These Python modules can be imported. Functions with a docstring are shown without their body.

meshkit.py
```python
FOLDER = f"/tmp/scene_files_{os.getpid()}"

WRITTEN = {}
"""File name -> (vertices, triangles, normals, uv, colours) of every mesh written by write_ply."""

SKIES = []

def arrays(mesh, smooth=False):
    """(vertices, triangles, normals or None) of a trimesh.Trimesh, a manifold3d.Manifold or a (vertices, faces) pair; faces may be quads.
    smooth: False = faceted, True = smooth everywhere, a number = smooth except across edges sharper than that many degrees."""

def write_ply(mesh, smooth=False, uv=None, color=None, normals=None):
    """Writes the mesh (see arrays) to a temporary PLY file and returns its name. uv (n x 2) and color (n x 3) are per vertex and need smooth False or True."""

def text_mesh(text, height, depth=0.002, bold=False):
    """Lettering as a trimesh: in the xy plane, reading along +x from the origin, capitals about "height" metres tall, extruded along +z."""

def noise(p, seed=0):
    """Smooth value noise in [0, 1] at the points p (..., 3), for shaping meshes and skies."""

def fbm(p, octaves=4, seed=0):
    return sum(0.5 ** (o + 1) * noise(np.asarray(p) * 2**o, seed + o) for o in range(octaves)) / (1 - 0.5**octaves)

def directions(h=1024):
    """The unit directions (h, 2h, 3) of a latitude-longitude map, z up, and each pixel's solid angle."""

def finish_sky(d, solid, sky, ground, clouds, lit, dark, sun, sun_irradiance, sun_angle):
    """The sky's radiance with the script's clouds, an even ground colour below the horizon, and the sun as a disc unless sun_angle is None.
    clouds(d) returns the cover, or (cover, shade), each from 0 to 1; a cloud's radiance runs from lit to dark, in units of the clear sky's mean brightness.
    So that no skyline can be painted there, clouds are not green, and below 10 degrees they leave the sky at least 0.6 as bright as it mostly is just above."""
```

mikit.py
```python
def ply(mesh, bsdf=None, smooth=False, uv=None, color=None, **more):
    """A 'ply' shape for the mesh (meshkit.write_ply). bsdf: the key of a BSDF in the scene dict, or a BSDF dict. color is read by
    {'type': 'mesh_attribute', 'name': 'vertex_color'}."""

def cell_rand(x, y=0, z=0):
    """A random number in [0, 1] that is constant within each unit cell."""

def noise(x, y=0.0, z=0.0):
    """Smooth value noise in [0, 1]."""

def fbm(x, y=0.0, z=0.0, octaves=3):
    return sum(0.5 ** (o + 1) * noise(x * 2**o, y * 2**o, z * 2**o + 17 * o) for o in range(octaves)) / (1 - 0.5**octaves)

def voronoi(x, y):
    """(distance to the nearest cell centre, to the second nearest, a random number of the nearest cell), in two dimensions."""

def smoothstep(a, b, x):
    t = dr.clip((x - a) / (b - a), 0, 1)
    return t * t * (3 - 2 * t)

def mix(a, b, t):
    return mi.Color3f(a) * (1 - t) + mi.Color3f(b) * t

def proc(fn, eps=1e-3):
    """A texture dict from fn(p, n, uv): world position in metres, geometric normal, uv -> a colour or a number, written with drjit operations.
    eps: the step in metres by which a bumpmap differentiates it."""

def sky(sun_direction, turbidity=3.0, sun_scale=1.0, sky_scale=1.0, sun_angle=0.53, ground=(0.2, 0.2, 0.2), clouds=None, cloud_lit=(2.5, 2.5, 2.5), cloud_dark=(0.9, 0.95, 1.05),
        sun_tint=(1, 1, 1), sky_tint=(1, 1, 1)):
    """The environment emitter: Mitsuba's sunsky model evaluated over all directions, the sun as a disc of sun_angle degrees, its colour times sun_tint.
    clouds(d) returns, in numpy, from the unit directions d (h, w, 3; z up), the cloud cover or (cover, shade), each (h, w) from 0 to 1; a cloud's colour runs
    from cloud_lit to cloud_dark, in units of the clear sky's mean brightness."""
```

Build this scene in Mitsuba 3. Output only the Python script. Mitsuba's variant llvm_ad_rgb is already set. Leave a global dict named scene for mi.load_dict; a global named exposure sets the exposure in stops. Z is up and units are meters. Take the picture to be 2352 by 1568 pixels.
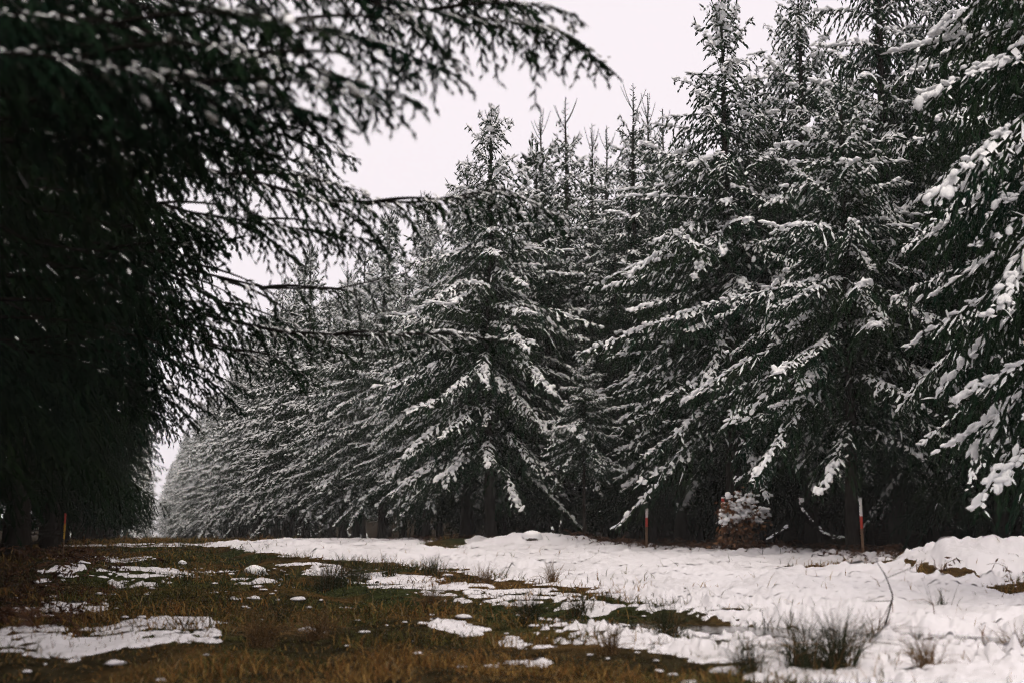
import math
import numpy as np
import mitsuba as mi
import drjit as dr
import mikit, meshkit
from scipy.interpolate import PchipInterpolator
from scipy.spatial import cKDTree
import shapely

T = mi.ScalarTransform4f
scene, labels = {}, {}

# ------------------------------------------------------------------ camera, sky, exposure
TILT = math.atan(0.135)
HALF = 0.36                                   # tangent of half the horizontal angle (50 mm lens)
EYE = np.array([0.0, 0.0, 1.0])
FWD = np.array([0.0, math.cos(TILT), math.sin(TILT)])
UPV = np.array([0.0, -math.sin(TILT), math.cos(TILT)])
HAZE = 0.0005
scene['camera'] = {'type': 'thinlens', 'fov': math.degrees(2 * math.atan(HALF)), 'fov_axis': 'x',
                   'aperture_radius': 0.013, 'focus_distance': 31.0, 'near_clip': 0.05, 'far_clip': 3000.0,
                   'to_world': T().look_at(origin=EYE.tolist(), target=(EYE + FWD).tolist(), up=[0, 0, 1]),
                   'medium': {'type': 'ref', 'id': 'air'}}
scene['air'] = {'type': 'homogeneous', 'albedo': {'type': 'rgb', 'value': [0.93, 0.96, 0.96]},
                'sigma_t': {'type': 'rgb', 'value': [HAZE] * 3}}
scene['sky'] = mikit.sky([0.1, -0.25, 0.95], turbidity=3, sun_scale=0.3, sun_angle=70, clouds=lambda d: 1.0,
                         cloud_lit=(2.05, 1.895, 1.985), cloud_dark=(2.05, 1.895, 1.985), sun_tint=(0.95, 0.985, 1.0),
                         ground=(0.25, 0.25, 0.25))
exposure = 2.15

# ------------------------------------------------------------------ materials


def col(r, g, b):
    return {'type': 'rgb', 'value': [r, g, b]}


def two(d):
    return {'type': 'twosided', 'bsdf': d}


def ridge(p, s):
    return mikit.fbm(p.x * s, p.y * s, p.z * s, 3)


scene['mat_needles'] = two({'type': 'diffuse', 'reflectance': {'type': 'mesh_attribute', 'name': 'vertex_color'}})
scene['mat_snow'] = two({'type': 'diffuse', 'reflectance': col(0.90, 0.915, 0.92)})
scene['mat_ground_snow'] = two({'type': 'diffuse', 'reflectance': mikit.proc(lambda p, n, uv: mikit.mix((0.56, 0.55, 0.565), (0.73, 0.72, 0.75), mikit.smoothstep(.25, .6, .6 * mikit.fbm(p.x * 1.1, p.y * 1.1, 0.5, 3) + .4 * mikit.fbm(p.x * 17, p.y * 17, 2.5, 3))))})
scene['mat_bark'] = two({'type': 'diffuse', 'reflectance': mikit.proc(
    lambda p, n, uv: mikit.mix((0.012, 0.010, 0.008), (0.036, 0.031, 0.026), mikit.fbm(p.x * 25, p.y * 25, p.z * 6, 3)))})
scene['mat_grass'] = two({'type': 'diffuse', 'reflectance': {'type': 'mesh_attribute', 'name': 'vertex_color'}})


def mikit_line(y):
    x = mi.Float(11.0)
    for (x0, y0), (x1, y1) in zip(EDGE[:-1], EDGE[1:]):
        t = (y - y0) / (y1 - y0)
        x = dr.select((t >= 0) & (t < 1), x0 + (x1 - x0) * t, x)
    return dr.select(y > 700, -172.0, x)


EDGE = [(14, -40), (11, 0), (8.6, 10), (8.7, 20), (8.9, 24.8), (7.2, 30), (5.2, 34), (-.66, 42.5), (-8.7, 64), (-35.5, 160), (-60, 256), (-172, 700)]


def soil_fn(p, n, uv):
    a = mikit.fbm(p.x * 0.9, p.y * 0.6, 0.3, 3)
    b = mikit.fbm(p.x * 9, p.y * 9, 1.7, 3)
    c = mikit.mix((0.026, 0.021, 0.011), (0.07, 0.043, 0.017), mikit.smoothstep(0.35, 0.65, a))
    c = mikit.mix(c, mi.Color3f(0.028, 0.033, 0.013), mikit.smoothstep(0.45, 0.75, mikit.fbm(p.x * 0.7 + 9, p.y * 0.5, 4.0, 3)))
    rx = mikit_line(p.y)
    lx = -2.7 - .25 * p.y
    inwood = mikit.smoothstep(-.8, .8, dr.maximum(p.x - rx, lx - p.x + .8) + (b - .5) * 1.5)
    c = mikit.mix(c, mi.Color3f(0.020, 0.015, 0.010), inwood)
    return c * (0.3 + 1.4 * mikit.smoothstep(.25, .75, b * .6 + .4 * mikit.fbm(p.x * 40, p.y * 40, 3.1, 3)))


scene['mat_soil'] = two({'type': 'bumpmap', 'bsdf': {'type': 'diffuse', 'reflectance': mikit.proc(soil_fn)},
                         'arbitrary': mikit.proc(lambda p, n, uv: mikit.fbm(p.x * 22, p.y * 22, 0.0, 4), eps=0.008), 'scale': 0.09})
scene['mat_water'] = two({'type': 'roughplastic', 'alpha': 0.03, 'diffuse_reflectance': col(0.012, 0.012, 0.01)})


def flat(name, r, g, b, rough=0.6):
    scene['mat_' + name] = two({'type': 'principled', 'base_color': col(r, g, b), 'roughness': rough, 'specular': 0.3})


flat('white_paint', 0.72, 0.70, 0.70)
flat('red_paint', 0.42, 0.045, 0.03)
flat('yellow_paint', 0.5, 0.28, 0.03)
scene['mat_wood'] = two({'type': 'diffuse', 'reflectance': mikit.proc(
    lambda p, n, uv: mikit.mix((0.09, 0.055, 0.035), (0.2, 0.13, 0.085), mikit.fbm(p.x * 60, p.y * 60, p.z * 7, 3)))})

# ------------------------------------------------------------------ bookkeeping
count = {}


def numbered(name):
    k = count.get(name, 0)
    count[name] = k + 1
    return name if k == 0 else f'{name}_{k:03d}'


def tag(key, label, category=None, group=None, kind=None):
    d = {'label': label}
    if category: d['category'] = category
    if group: d['group'] = group
    if kind: d['kind'] = kind
    labels[key] = d


# ------------------------------------------------------------------ from the photograph's pixels (2352 wide) to points
def ray(px, py):
    u, v = (px - 1176) / 2352 * 2 * HALF, (784 - py) / 2352 * 2 * HALF
    return FWD + u * np.array([1.0, 0, 0]) + v * UPV


def at(px, py, Y):
    d = ray(px, py)
    return EYE + d * (Y / d[1])


G_PROFILE = PchipInterpolator([-700, -30, 0, 6, 12, 18, 24, 30, 40, 60, 100, 150, 300, 700],
                              [-1.5, -.1, 0, 0.02, .14, .27, .40, .52, .69, .73, .66, .56, .3, -.6])
RIGHT_LINE = np.array(EDGE, float)


def right_x(y): return np.interp(y, RIGHT_LINE[:, 1], RIGHT_LINE[:, 0])


def left_x(y): return -2.7 - .25 * np.asarray(y)


DITCH = np.array([[6.5, 9.5], [4.25, 11.6], [3.2, 12.5], [2.3, 13.2], [1.5, 13.9], [0.5, 15.0], [-1.6, 16.8], [-3.0, 20.5], [-4.4, 25], [-8, 38]], float)
DITCH_LINE = shapely.LineString(DITCH)
WATER_Z = 0.122


def fb(x, y, s, o=3, seed=0):
    return meshkit.fbm(np.stack([np.asarray(x) * s, np.asarray(y) * s, np.zeros_like(np.asarray(x, float))], -1), o, seed)


MOUNDS = [(at(2190, 1262, 23.2)[:2], 1.5, 1.0, .30), (at(1265, 1236, 37)[:2], 1.4, .8, .30), (at(1225, 1240, 36.3)[:2], .35, .3, .18),
          (at(2330, 1272, 22.5)[:2], 1.2, .9, .25), (at(70, 1262, 21)[:2], 1.6, 1.6, .30), (at(1060, 1243, 40)[:2], 1.3, .8, .22)]


def ground_z(x, y):
    x, y = np.asarray(x, float), np.asarray(y, float)
    z = G_PROFILE(np.clip(y, -700, 700)).astype(float)
    dr, dl = x - right_x(y), left_x(y) - x
    for d in (dr, dl):
        z = z + np.clip((d - 7) * .16, 0, 5.0) * np.clip(d, 0, 1)  # added unseen rise deep behind both stands, blocks bright sky between trunks
    dd = shapely.distance(DITCH_LINE, shapely.points(x, y))
    along = np.clip((16.0 - y) / 3, 0, 1)
    calm = 1 - .85 * np.exp(-(dd / 1.1) ** 2) * along
    z = z - (.13 + .06 * along) * np.exp(-(dd / (.33 + .24 * along)) ** 2)
    near = np.clip(1 - np.hypot(x, y) / 120, 0, 1)
    z = z + near * calm * ((fb(x, y, .55, 3, 3) - .5) * .16 + (fb(x, y, 2.1, 2, 5) - .5) * .06)
    # wheel ruts on the track
    for off in (1.2, 2.9):
        c = left_x(y) + off + 1.0
        z = z - .05 * near * np.exp(-((x - c) / .28) ** 2)
    for (c, a, b, h) in MOUNDS:
        z = z + h * np.exp(-((x - c[0]) / a) ** 2 - ((y - c[1]) / b) ** 2)
    return z


def ground_pt(px, py):
    """Where the ray through this pixel meets the ground's smooth profile."""
    d = ray(px, py)
    lo, hi = 4.0, 600.0
    for Y in np.concatenate([np.arange(5, 70, .25), np.arange(70, 500, 4)]):
        p = EYE + d * (Y / d[1])
        if p[2] < float(G_PROFILE(Y)):
            return p[:2]
    return (EYE + d * (60 / d[1]))[:2]


# ------------------------------------------------------------------ mesh helpers
def norm(v):
    return v / np.maximum(np.linalg.norm(v, axis=-1, keepdims=True), 1e-9)


def tube(points, radii, sides=6):
    p = np.asarray(points, float)
    t = norm(np.gradient(p, axis=0))
    ref = np.where(np.abs(t[:, 2:]) < .9, [0, 0, 1.0], [1.0, 0, 0])
    a = norm(np.cross(t, ref)); b = np.cross(t, a)
    ang = np.arange(sides) * 2 * np.pi / sides
    r = np.broadcast_to(radii, (len(p),))[:, None, None]
    v = p[:, None] + r * (np.cos(ang)[None, :, None] * a[:, None] + np.sin(ang)[None, :, None] * b[:, None])
    i, j = np.meshgrid(np.arange(len(p) - 1), np.arange(sides), indexing='ij')
    q = np.stack([i * sides + j, i * sides + (j + 1) % sides, (i + 1) * sides + (j + 1) % sides, (i + 1) * sides + j], -1).reshape(-1, 4)
    f = np.vstack([q[:, [0, 1, 2]], q[:, [0, 2, 3]]])
    v = v.reshape(-1, 3)
    n = len(v)
    v = np.vstack([v, p[:1], p[-1:]])
    k = np.arange(sides)
    cap0 = np.stack([np.full(sides, n), (k + 1) % sides, k], 1)
    e = (len(p) - 1) * sides
    cap1 = np.stack([np.full(sides, n + 1), e + k, e + (k + 1) % sides], 1)
    return v, np.vstack([f, cap0, cap1])


def join(parts):
    vs, fs, at_ = [], [], 0
    for v, f in parts:
        vs.append(v); fs.append(np.asarray(f) + at_); at_ += len(v)
    return np.vstack(vs), np.vstack(fs)


def tubes(P, R, sides=3):
    """P (n,k,3) polylines, R (n,k): open tubes."""
    n, k = P.shape[:2]
    t = norm(np.gradient(P, axis=1))
    a = norm(np.cross(t, np.array([.13, .21, 1.0])))
    b = np.cross(t, a)
    ang = np.arange(sides) * 2 * np.pi / sides + .5
    v = P[:, :, None] + R[:, :, None, None] * (np.cos(ang)[:, None] * a[:, :, None] + np.sin(ang)[:, None] * b[:, :, None])
    i, j = np.meshgrid(np.arange(k - 1), np.arange(sides), indexing='ij')
    q = np.stack([i * sides + j, i * sides + (j + 1) % sides, (i + 1) * sides + (j + 1) % sides, (i + 1) * sides + j], -1).reshape(-1, 4)
    f = np.vstack([q[:, [0, 1, 2]], q[:, [0, 2, 3]]])
    f = (f[None] + (np.arange(n) * k * sides)[:, None, None]).reshape(-1, 3)
    return v.reshape(-1, 3), f


def spindles(P0, P1, r, rng):
    """Needle-clad shoots: ragged three-sided spindles, 6 triangles each."""
    n = len(P0)
    ax = P1 - P0
    d = norm(ax)
    a = norm(np.cross(d, rng.normal(size=(n, 3))))
    b = np.cross(d, a)
    ang = np.arange(3) * 2 * np.pi / 3
    ring = np.cos(ang)[None, :, None] * a[:, None] + np.sin(ang)[None, :, None] * b[:, None]
    v1 = P0[:, None] + ax[:, None] * rng.uniform(.25, .65, (n, 3, 1)) + ring * r[:, None, None] * rng.uniform(.65, 1.4, (n, 3, 1))
    v = np.concatenate([P0[:, None] - ax[:, None] * .04, v1, P1[:, None]], 1)
    f = np.array([[0, 2, 1], [0, 3, 2], [0, 1, 3], [1, 2, 4], [2, 3, 4], [3, 1, 4]])
    return v.reshape(-1, 3), (f[None] + (np.arange(n) * 5)[:, None, None]).reshape(-1, 3)


def snow_strips(P0, P1, w, h, rng):
    """Snow lying along the top of shoots, 4 triangles each."""
    n = len(P0)
    ax = P1 - P0
    d = norm(ax)
    side = norm(np.cross(d, np.array([0.01, 0.02, 1.0])))
    up = np.cross(side, d)
    off = up * np.minimum(w * .8, .024 + .2 * w)[:, None]
    ww = (w * rng.uniform(.75, 1.3, n))[:, None]; hh = (h * rng.uniform(.7, 1.3, n))[:, None]
    m = lambda: P0 + ax * rng.uniform(.3, .7, (n, 1)) + off
    v = np.stack([P0 + ax * rng.uniform(-.05, .12, (n, 1)) + off, m() - side * ww, m() + up * hh, m() + side * ww, P0 + ax * rng.uniform(.9, 1.06, (n, 1)) + off], 1)
    f = np.array([[0, 2, 1], [0, 3, 2], [1, 2, 4], [2, 3, 4]])
    return v.reshape(-1, 3), (f[None] + (np.arange(n) * 5)[:, None, None]).reshape(-1, 3)


import trimesh
ICO0 = trimesh.creation.icosahedron()
ICO = trimesh.creation.icosphere(subdivisions=1, radius=1.0)
ICO2 = trimesh.creation.icosphere(subdivisions=2, radius=1.0)


def blobs(C, D, sx, sy, sz, rng, ico=ICO):
    """Lumps of snow at C, long axis D."""
    n = len(C)
    d = norm(D); side = norm(np.cross(d, np.array([.01, .02, 1.0]))); up = np.cross(side, d)
    V = np.asarray(ico.vertices)
    bump = 1 + .45 * (rng.uniform(0, 1, (n, len(V), 1)) - .5) if ico is not ICO2 else 1 + .3 * (meshkit.noise(V[None] * 2.2 + rng.uniform(0, 50, (n, 1, 3)))[..., None] - .5) * 1.6
    L = V[None] * bump * np.stack([sx, sy, sz], -1)[:, None]
    L[..., 2] = np.where(L[..., 2] < 0, L[..., 2] * .45, L[..., 2])
    v = C[:, None] + L[..., 0:1] * d[:, None] + L[..., 1:2] * side[:, None] + L[..., 2:3] * up[:, None]
    return v.reshape(-1, 3), (np.asarray(ico.faces)[None] + (np.arange(n) * len(V))[:, None, None]).reshape(-1, 3)


# ------------------------------------------------------------------ the spruce
def along(P, s):
    """P (n,k,3), s (m,) with owner index -> handled by caller through linear interpolation."""
    k = P.shape[-2] - 1
    i = np.clip((s * k).astype(int), 0, k - 1)
    return i, (s * k - i)


def foliage_of(P, rad, rng, d2=.1, l2max=.8, d3=.055, l3=(.09, .17), r3=.022, droop=.55, snow=1.0, bare=.06, sheltered=None, thin=1.0, drop3=True, snow_scale=1.0, big=1.0, cone=0, flat_fan=.0):
    """Everything that grows on primary branches P (n,k,3): returns needle, snow mesh parts.  sheltered (n,): 0 open sky .. 1 under cover."""
    n, k = P.shape[:2]
    L = np.linalg.norm(np.diff(P, axis=1), axis=2).sum(1)
    sheltered = np.zeros(n) if sheltered is None else sheltered
    m = np.maximum((L * (1 - bare) / d2).astype(int), 2)
    own = np.repeat(np.arange(n), m)
    idx = np.concatenate([np.arange(q) for q in m])
    s = bare + (1 - bare) * (idx + rng.uniform(.1, .9, len(own))) / m[own]
    s = np.clip(s, 0, .995)
    i, t = along(P, s)
    a, b = P[own, i], P[own, i + 1]
    base = a + (b - a) * t[:, None]
    fw = norm(b - a)
    fw = norm(fw * np.array([1, 1, .5]))
    side = norm(np.cross(fw, np.array([0, 0, 1.0]))) * np.where(idx % 2 == 0, 1, -1)[:, None]
    rest = (1 - s) * L[own]
    l2 = np.minimum(.42 * rest + .10, l2max * (.75 + .5 * rng.random(len(own)))) * rng.uniform(.6, 1.15, len(own)) * np.minimum(1, .5 + 1.4 * s)
    lift = rng.uniform(-.15, .30, len(own))
    dir2 = norm(fw * rng.uniform(.45, .95, (len(own), 1)) + side * rng.uniform(.5, 1.0, (len(own), 1)) * (1 - flat_fan) + np.stack([0 * lift, 0 * lift, lift - .25], -1))
    dr = l2 * droop * rng.uniform(.6, 1.5, len(own))
    keep = rng.random(len(own)) < thin
    own, base, dir2, l2, dr, s = own[keep], base[keep], dir2[keep], l2[keep], dr[keep], s[keep]

    def sec(j, t):
        p = base[j] + dir2[j] * (l2[j] * t)[:, None]
        p[:, 2] -= dr[j] * np.maximum(t, 0) ** 1.7
        return p
    # the secondary twigs themselves, in two or three spindles
    al = np.arange(len(own))
    P0, P1, R, O, Tt = [], [], [], [], []
    for t0, t1 in ((0, .4), (.35, .72), (.68, 1.0)):
        P0.append(sec(al, np.full(len(al), t0))); P1.append(sec(al, np.full(len(al), t1)))
        R.append(np.full(len(al), r3 * .9)); O.append(al); Tt.append(np.full(len(al), t1))
    # tertiary shoots
    m3 = np.maximum((l2 / d3).astype(int), 1) if d3 else np.zeros(len(l2), int)
    j = np.repeat(al, m3)
    if len(j):
        i3 = np.concatenate([np.arange(q) for q in m3])
        t = (i3 + rng.uniform(.2, .9, len(j))) / m3[j]
        p = sec(j, t)
        tan = norm(sec(j, np.minimum(t + .15, 1.15)) - sec(j, t - .05))
        sd = norm(np.cross(tan, np.array([.05, .03, 1.0]))) * np.where(i3 % 2 == 0, 1, -1)[:, None]
        ln = rng.uniform(l3[0], l3[1], len(j)) * np.minimum(1, .5 + l2[j])
        dn = rng.uniform(.0, 1.0, len(j)) if drop3 else rng.uniform(-.3, .3, len(j))
        d = norm(tan * .8 + sd * rng.uniform(.4, .9, (len(j), 1)) + np.stack([0 * dn, 0 * dn, -dn * .9], -1))
        P0.append(p); P1.append(p + d * ln[:, None]); R.append(r3 * rng.uniform(.75, 1.15, len(j))); O.append(j); Tt.append(t)
    # leading shoots along the outer primary
    so = rng.uniform(.35, 1.0, n * 4)
    oo = np.repeat(np.arange(n), 4)
    i, t = along(P, np.minimum(so, .999))
    tipdir = norm(P[oo, i + 1] - P[oo, i])
    e0 = P[oo, i] + (P[oo, i + 1] - P[oo, i]) * t[:, None]
    lead = norm(tipdir + rng.normal(0, .35, (len(oo), 3)) + np.array([0, 0, .12]))
    nP0, nP1 = e0, e0 + lead * rng.uniform(l3[0], l3[1] * 1.5, (len(oo), 1))
    ns = len(own)
    wide = np.concatenate([np.full(ns, 2.1), np.full(ns, 1.55), np.full(ns, 1.0), np.full(len(j), .95), np.full(len(oo), 1.0)])
    bonus = np.concatenate([np.full(ns, .13), np.full(ns, .07), np.zeros(ns + len(j) + len(oo))])
    P0a, P1a, Ra = np.vstack(P0 + [nP0]), np.vstack(P1 + [nP1]), np.concatenate(R + [np.full(len(oo), r3 * .8)])
    own_sh = np.concatenate([own[np.concatenate(O)], oo])
    tpar = np.concatenate(Tt + [np.zeros(len(oo))])
    spar = np.concatenate([s[np.concatenate(O)], so])
    needles = [spindles(P0a, P1a, Ra, rng)]
    # the stem of each primary
    kr = np.linspace(1, .12, k)[None] * rad[:, None]
    needles.append(tubes(P, kr, 3))
    snows = []
    if snow > 0:
        ax = P1a - P0a
        ln = np.linalg.norm(ax, axis=1)
        steep = np.abs(ax[:, 2]) / ln
        clump = meshkit.noise(P0a * 1.9 + 3.3, 7) * .6 + meshkit.noise(P0a * 5.5, 9) * .4
        expo = (1 - .85 * sheltered[own_sh]) * (1 - .85 * tpar) * (.45 + .55 * spar)
        score = snow * expo * np.clip(1.2 - 1.25 * steep, 0, 1) * (.25 + 1.5 * clump)
        pick = score + bonus * np.minimum(snow, 1.2) * (1 - sheltered[own_sh]) + rng.normal(0, .08, len(score)) > .25
        w = np.clip(Ra * (.8 + .7 * score) * wide, .005, .09)[pick] * snow_scale
        hgt = np.clip(w, 0, Ra[pick] * 1.3)
        snows.append(snow_strips(P0a[pick], P1a[pick], w, hgt * rng.uniform(.5, .9, pick.sum()), rng))
        # lumps strung along the outer part of each primary and on its side twigs, thick where the snow has caught
        q = np.repeat(np.arange(n), np.maximum((L / (.065 * snow_scale + .015)).astype(int), 1))
        sq = rng.uniform(.12, 1, len(q)) ** .8
        i, t = along(P, np.minimum(sq, .999))
        c = P[q, i] + (P[q, i + 1] - P[q, i]) * t[:, None]
        dd = norm(P[q, i + 1] - P[q, i])
        cl = meshkit.noise(c * 1.5 + 1.1, 4) * .65 + meshkit.noise(c * 5 + 1.1, 5) * .35
        sc = snow * (1 - .8 * sheltered[q]) * (.4 + .6 * sq) * cl + rng.normal(0, .05, len(q))
        g = sc > .30
        z = np.clip(.28 + 1.45 * (sc - .30), .25, 1.05)[g] * snow_scale * np.clip(L[q[g]] / 1.2, .35, 1.1)
        c = c[g] + np.stack([rng.normal(0, .055, g.sum()), rng.normal(0, .055, g.sum()), rad[q[g]] * .5 + .02 * z], -1)
        snows.append(blobs(c, norm(dd[g] + rng.normal(0, .35, (g.sum(), 3))), .085 * z * rng.uniform(.7, 1.4, g.sum()), .058 * z, .042 * z, rng, ICO0))
        nb = int(n * 3.0 * big)
        if nb:
            q = rng.integers(0, len(own), nb * 5)
            hold = meshkit.noise(base[q] * 1.3 + 8.1, 11)
            sc = (1 - .9 * sheltered[own[q]]) * hold ** 1.5 * (.4 + s[q]) * (.3 + .7 * rng.random(len(q)))
            q = q[np.argsort(-sc)[:nb]]
            t = rng.uniform(.02, .6, nb)
            c = sec(q, t); dd = norm(sec(q, t + .2) - c)
            z = rng.uniform(.35, 1.0, nb) * snow_scale
            c[:, 2] += .032
            snows.append(blobs(c, dd, .085 * z, .058 * z, .042 * z, rng, ICO0))
    return needles, snows


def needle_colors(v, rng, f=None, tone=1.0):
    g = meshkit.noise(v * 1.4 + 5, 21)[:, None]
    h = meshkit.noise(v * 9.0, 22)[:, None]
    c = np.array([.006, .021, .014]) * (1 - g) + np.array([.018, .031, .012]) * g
    return c * (.6 + .8 * h) * tone  # values below full put the stand shade into the needle colour


def profile(u, full):
    """Branch length share at u = 0 (top) .. 1 (crown base)."""
    return np.minimum(1, (u / full) ** 1.14) * np.where(u > .85, 1 - (u - .85) * .9, 1)


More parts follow.
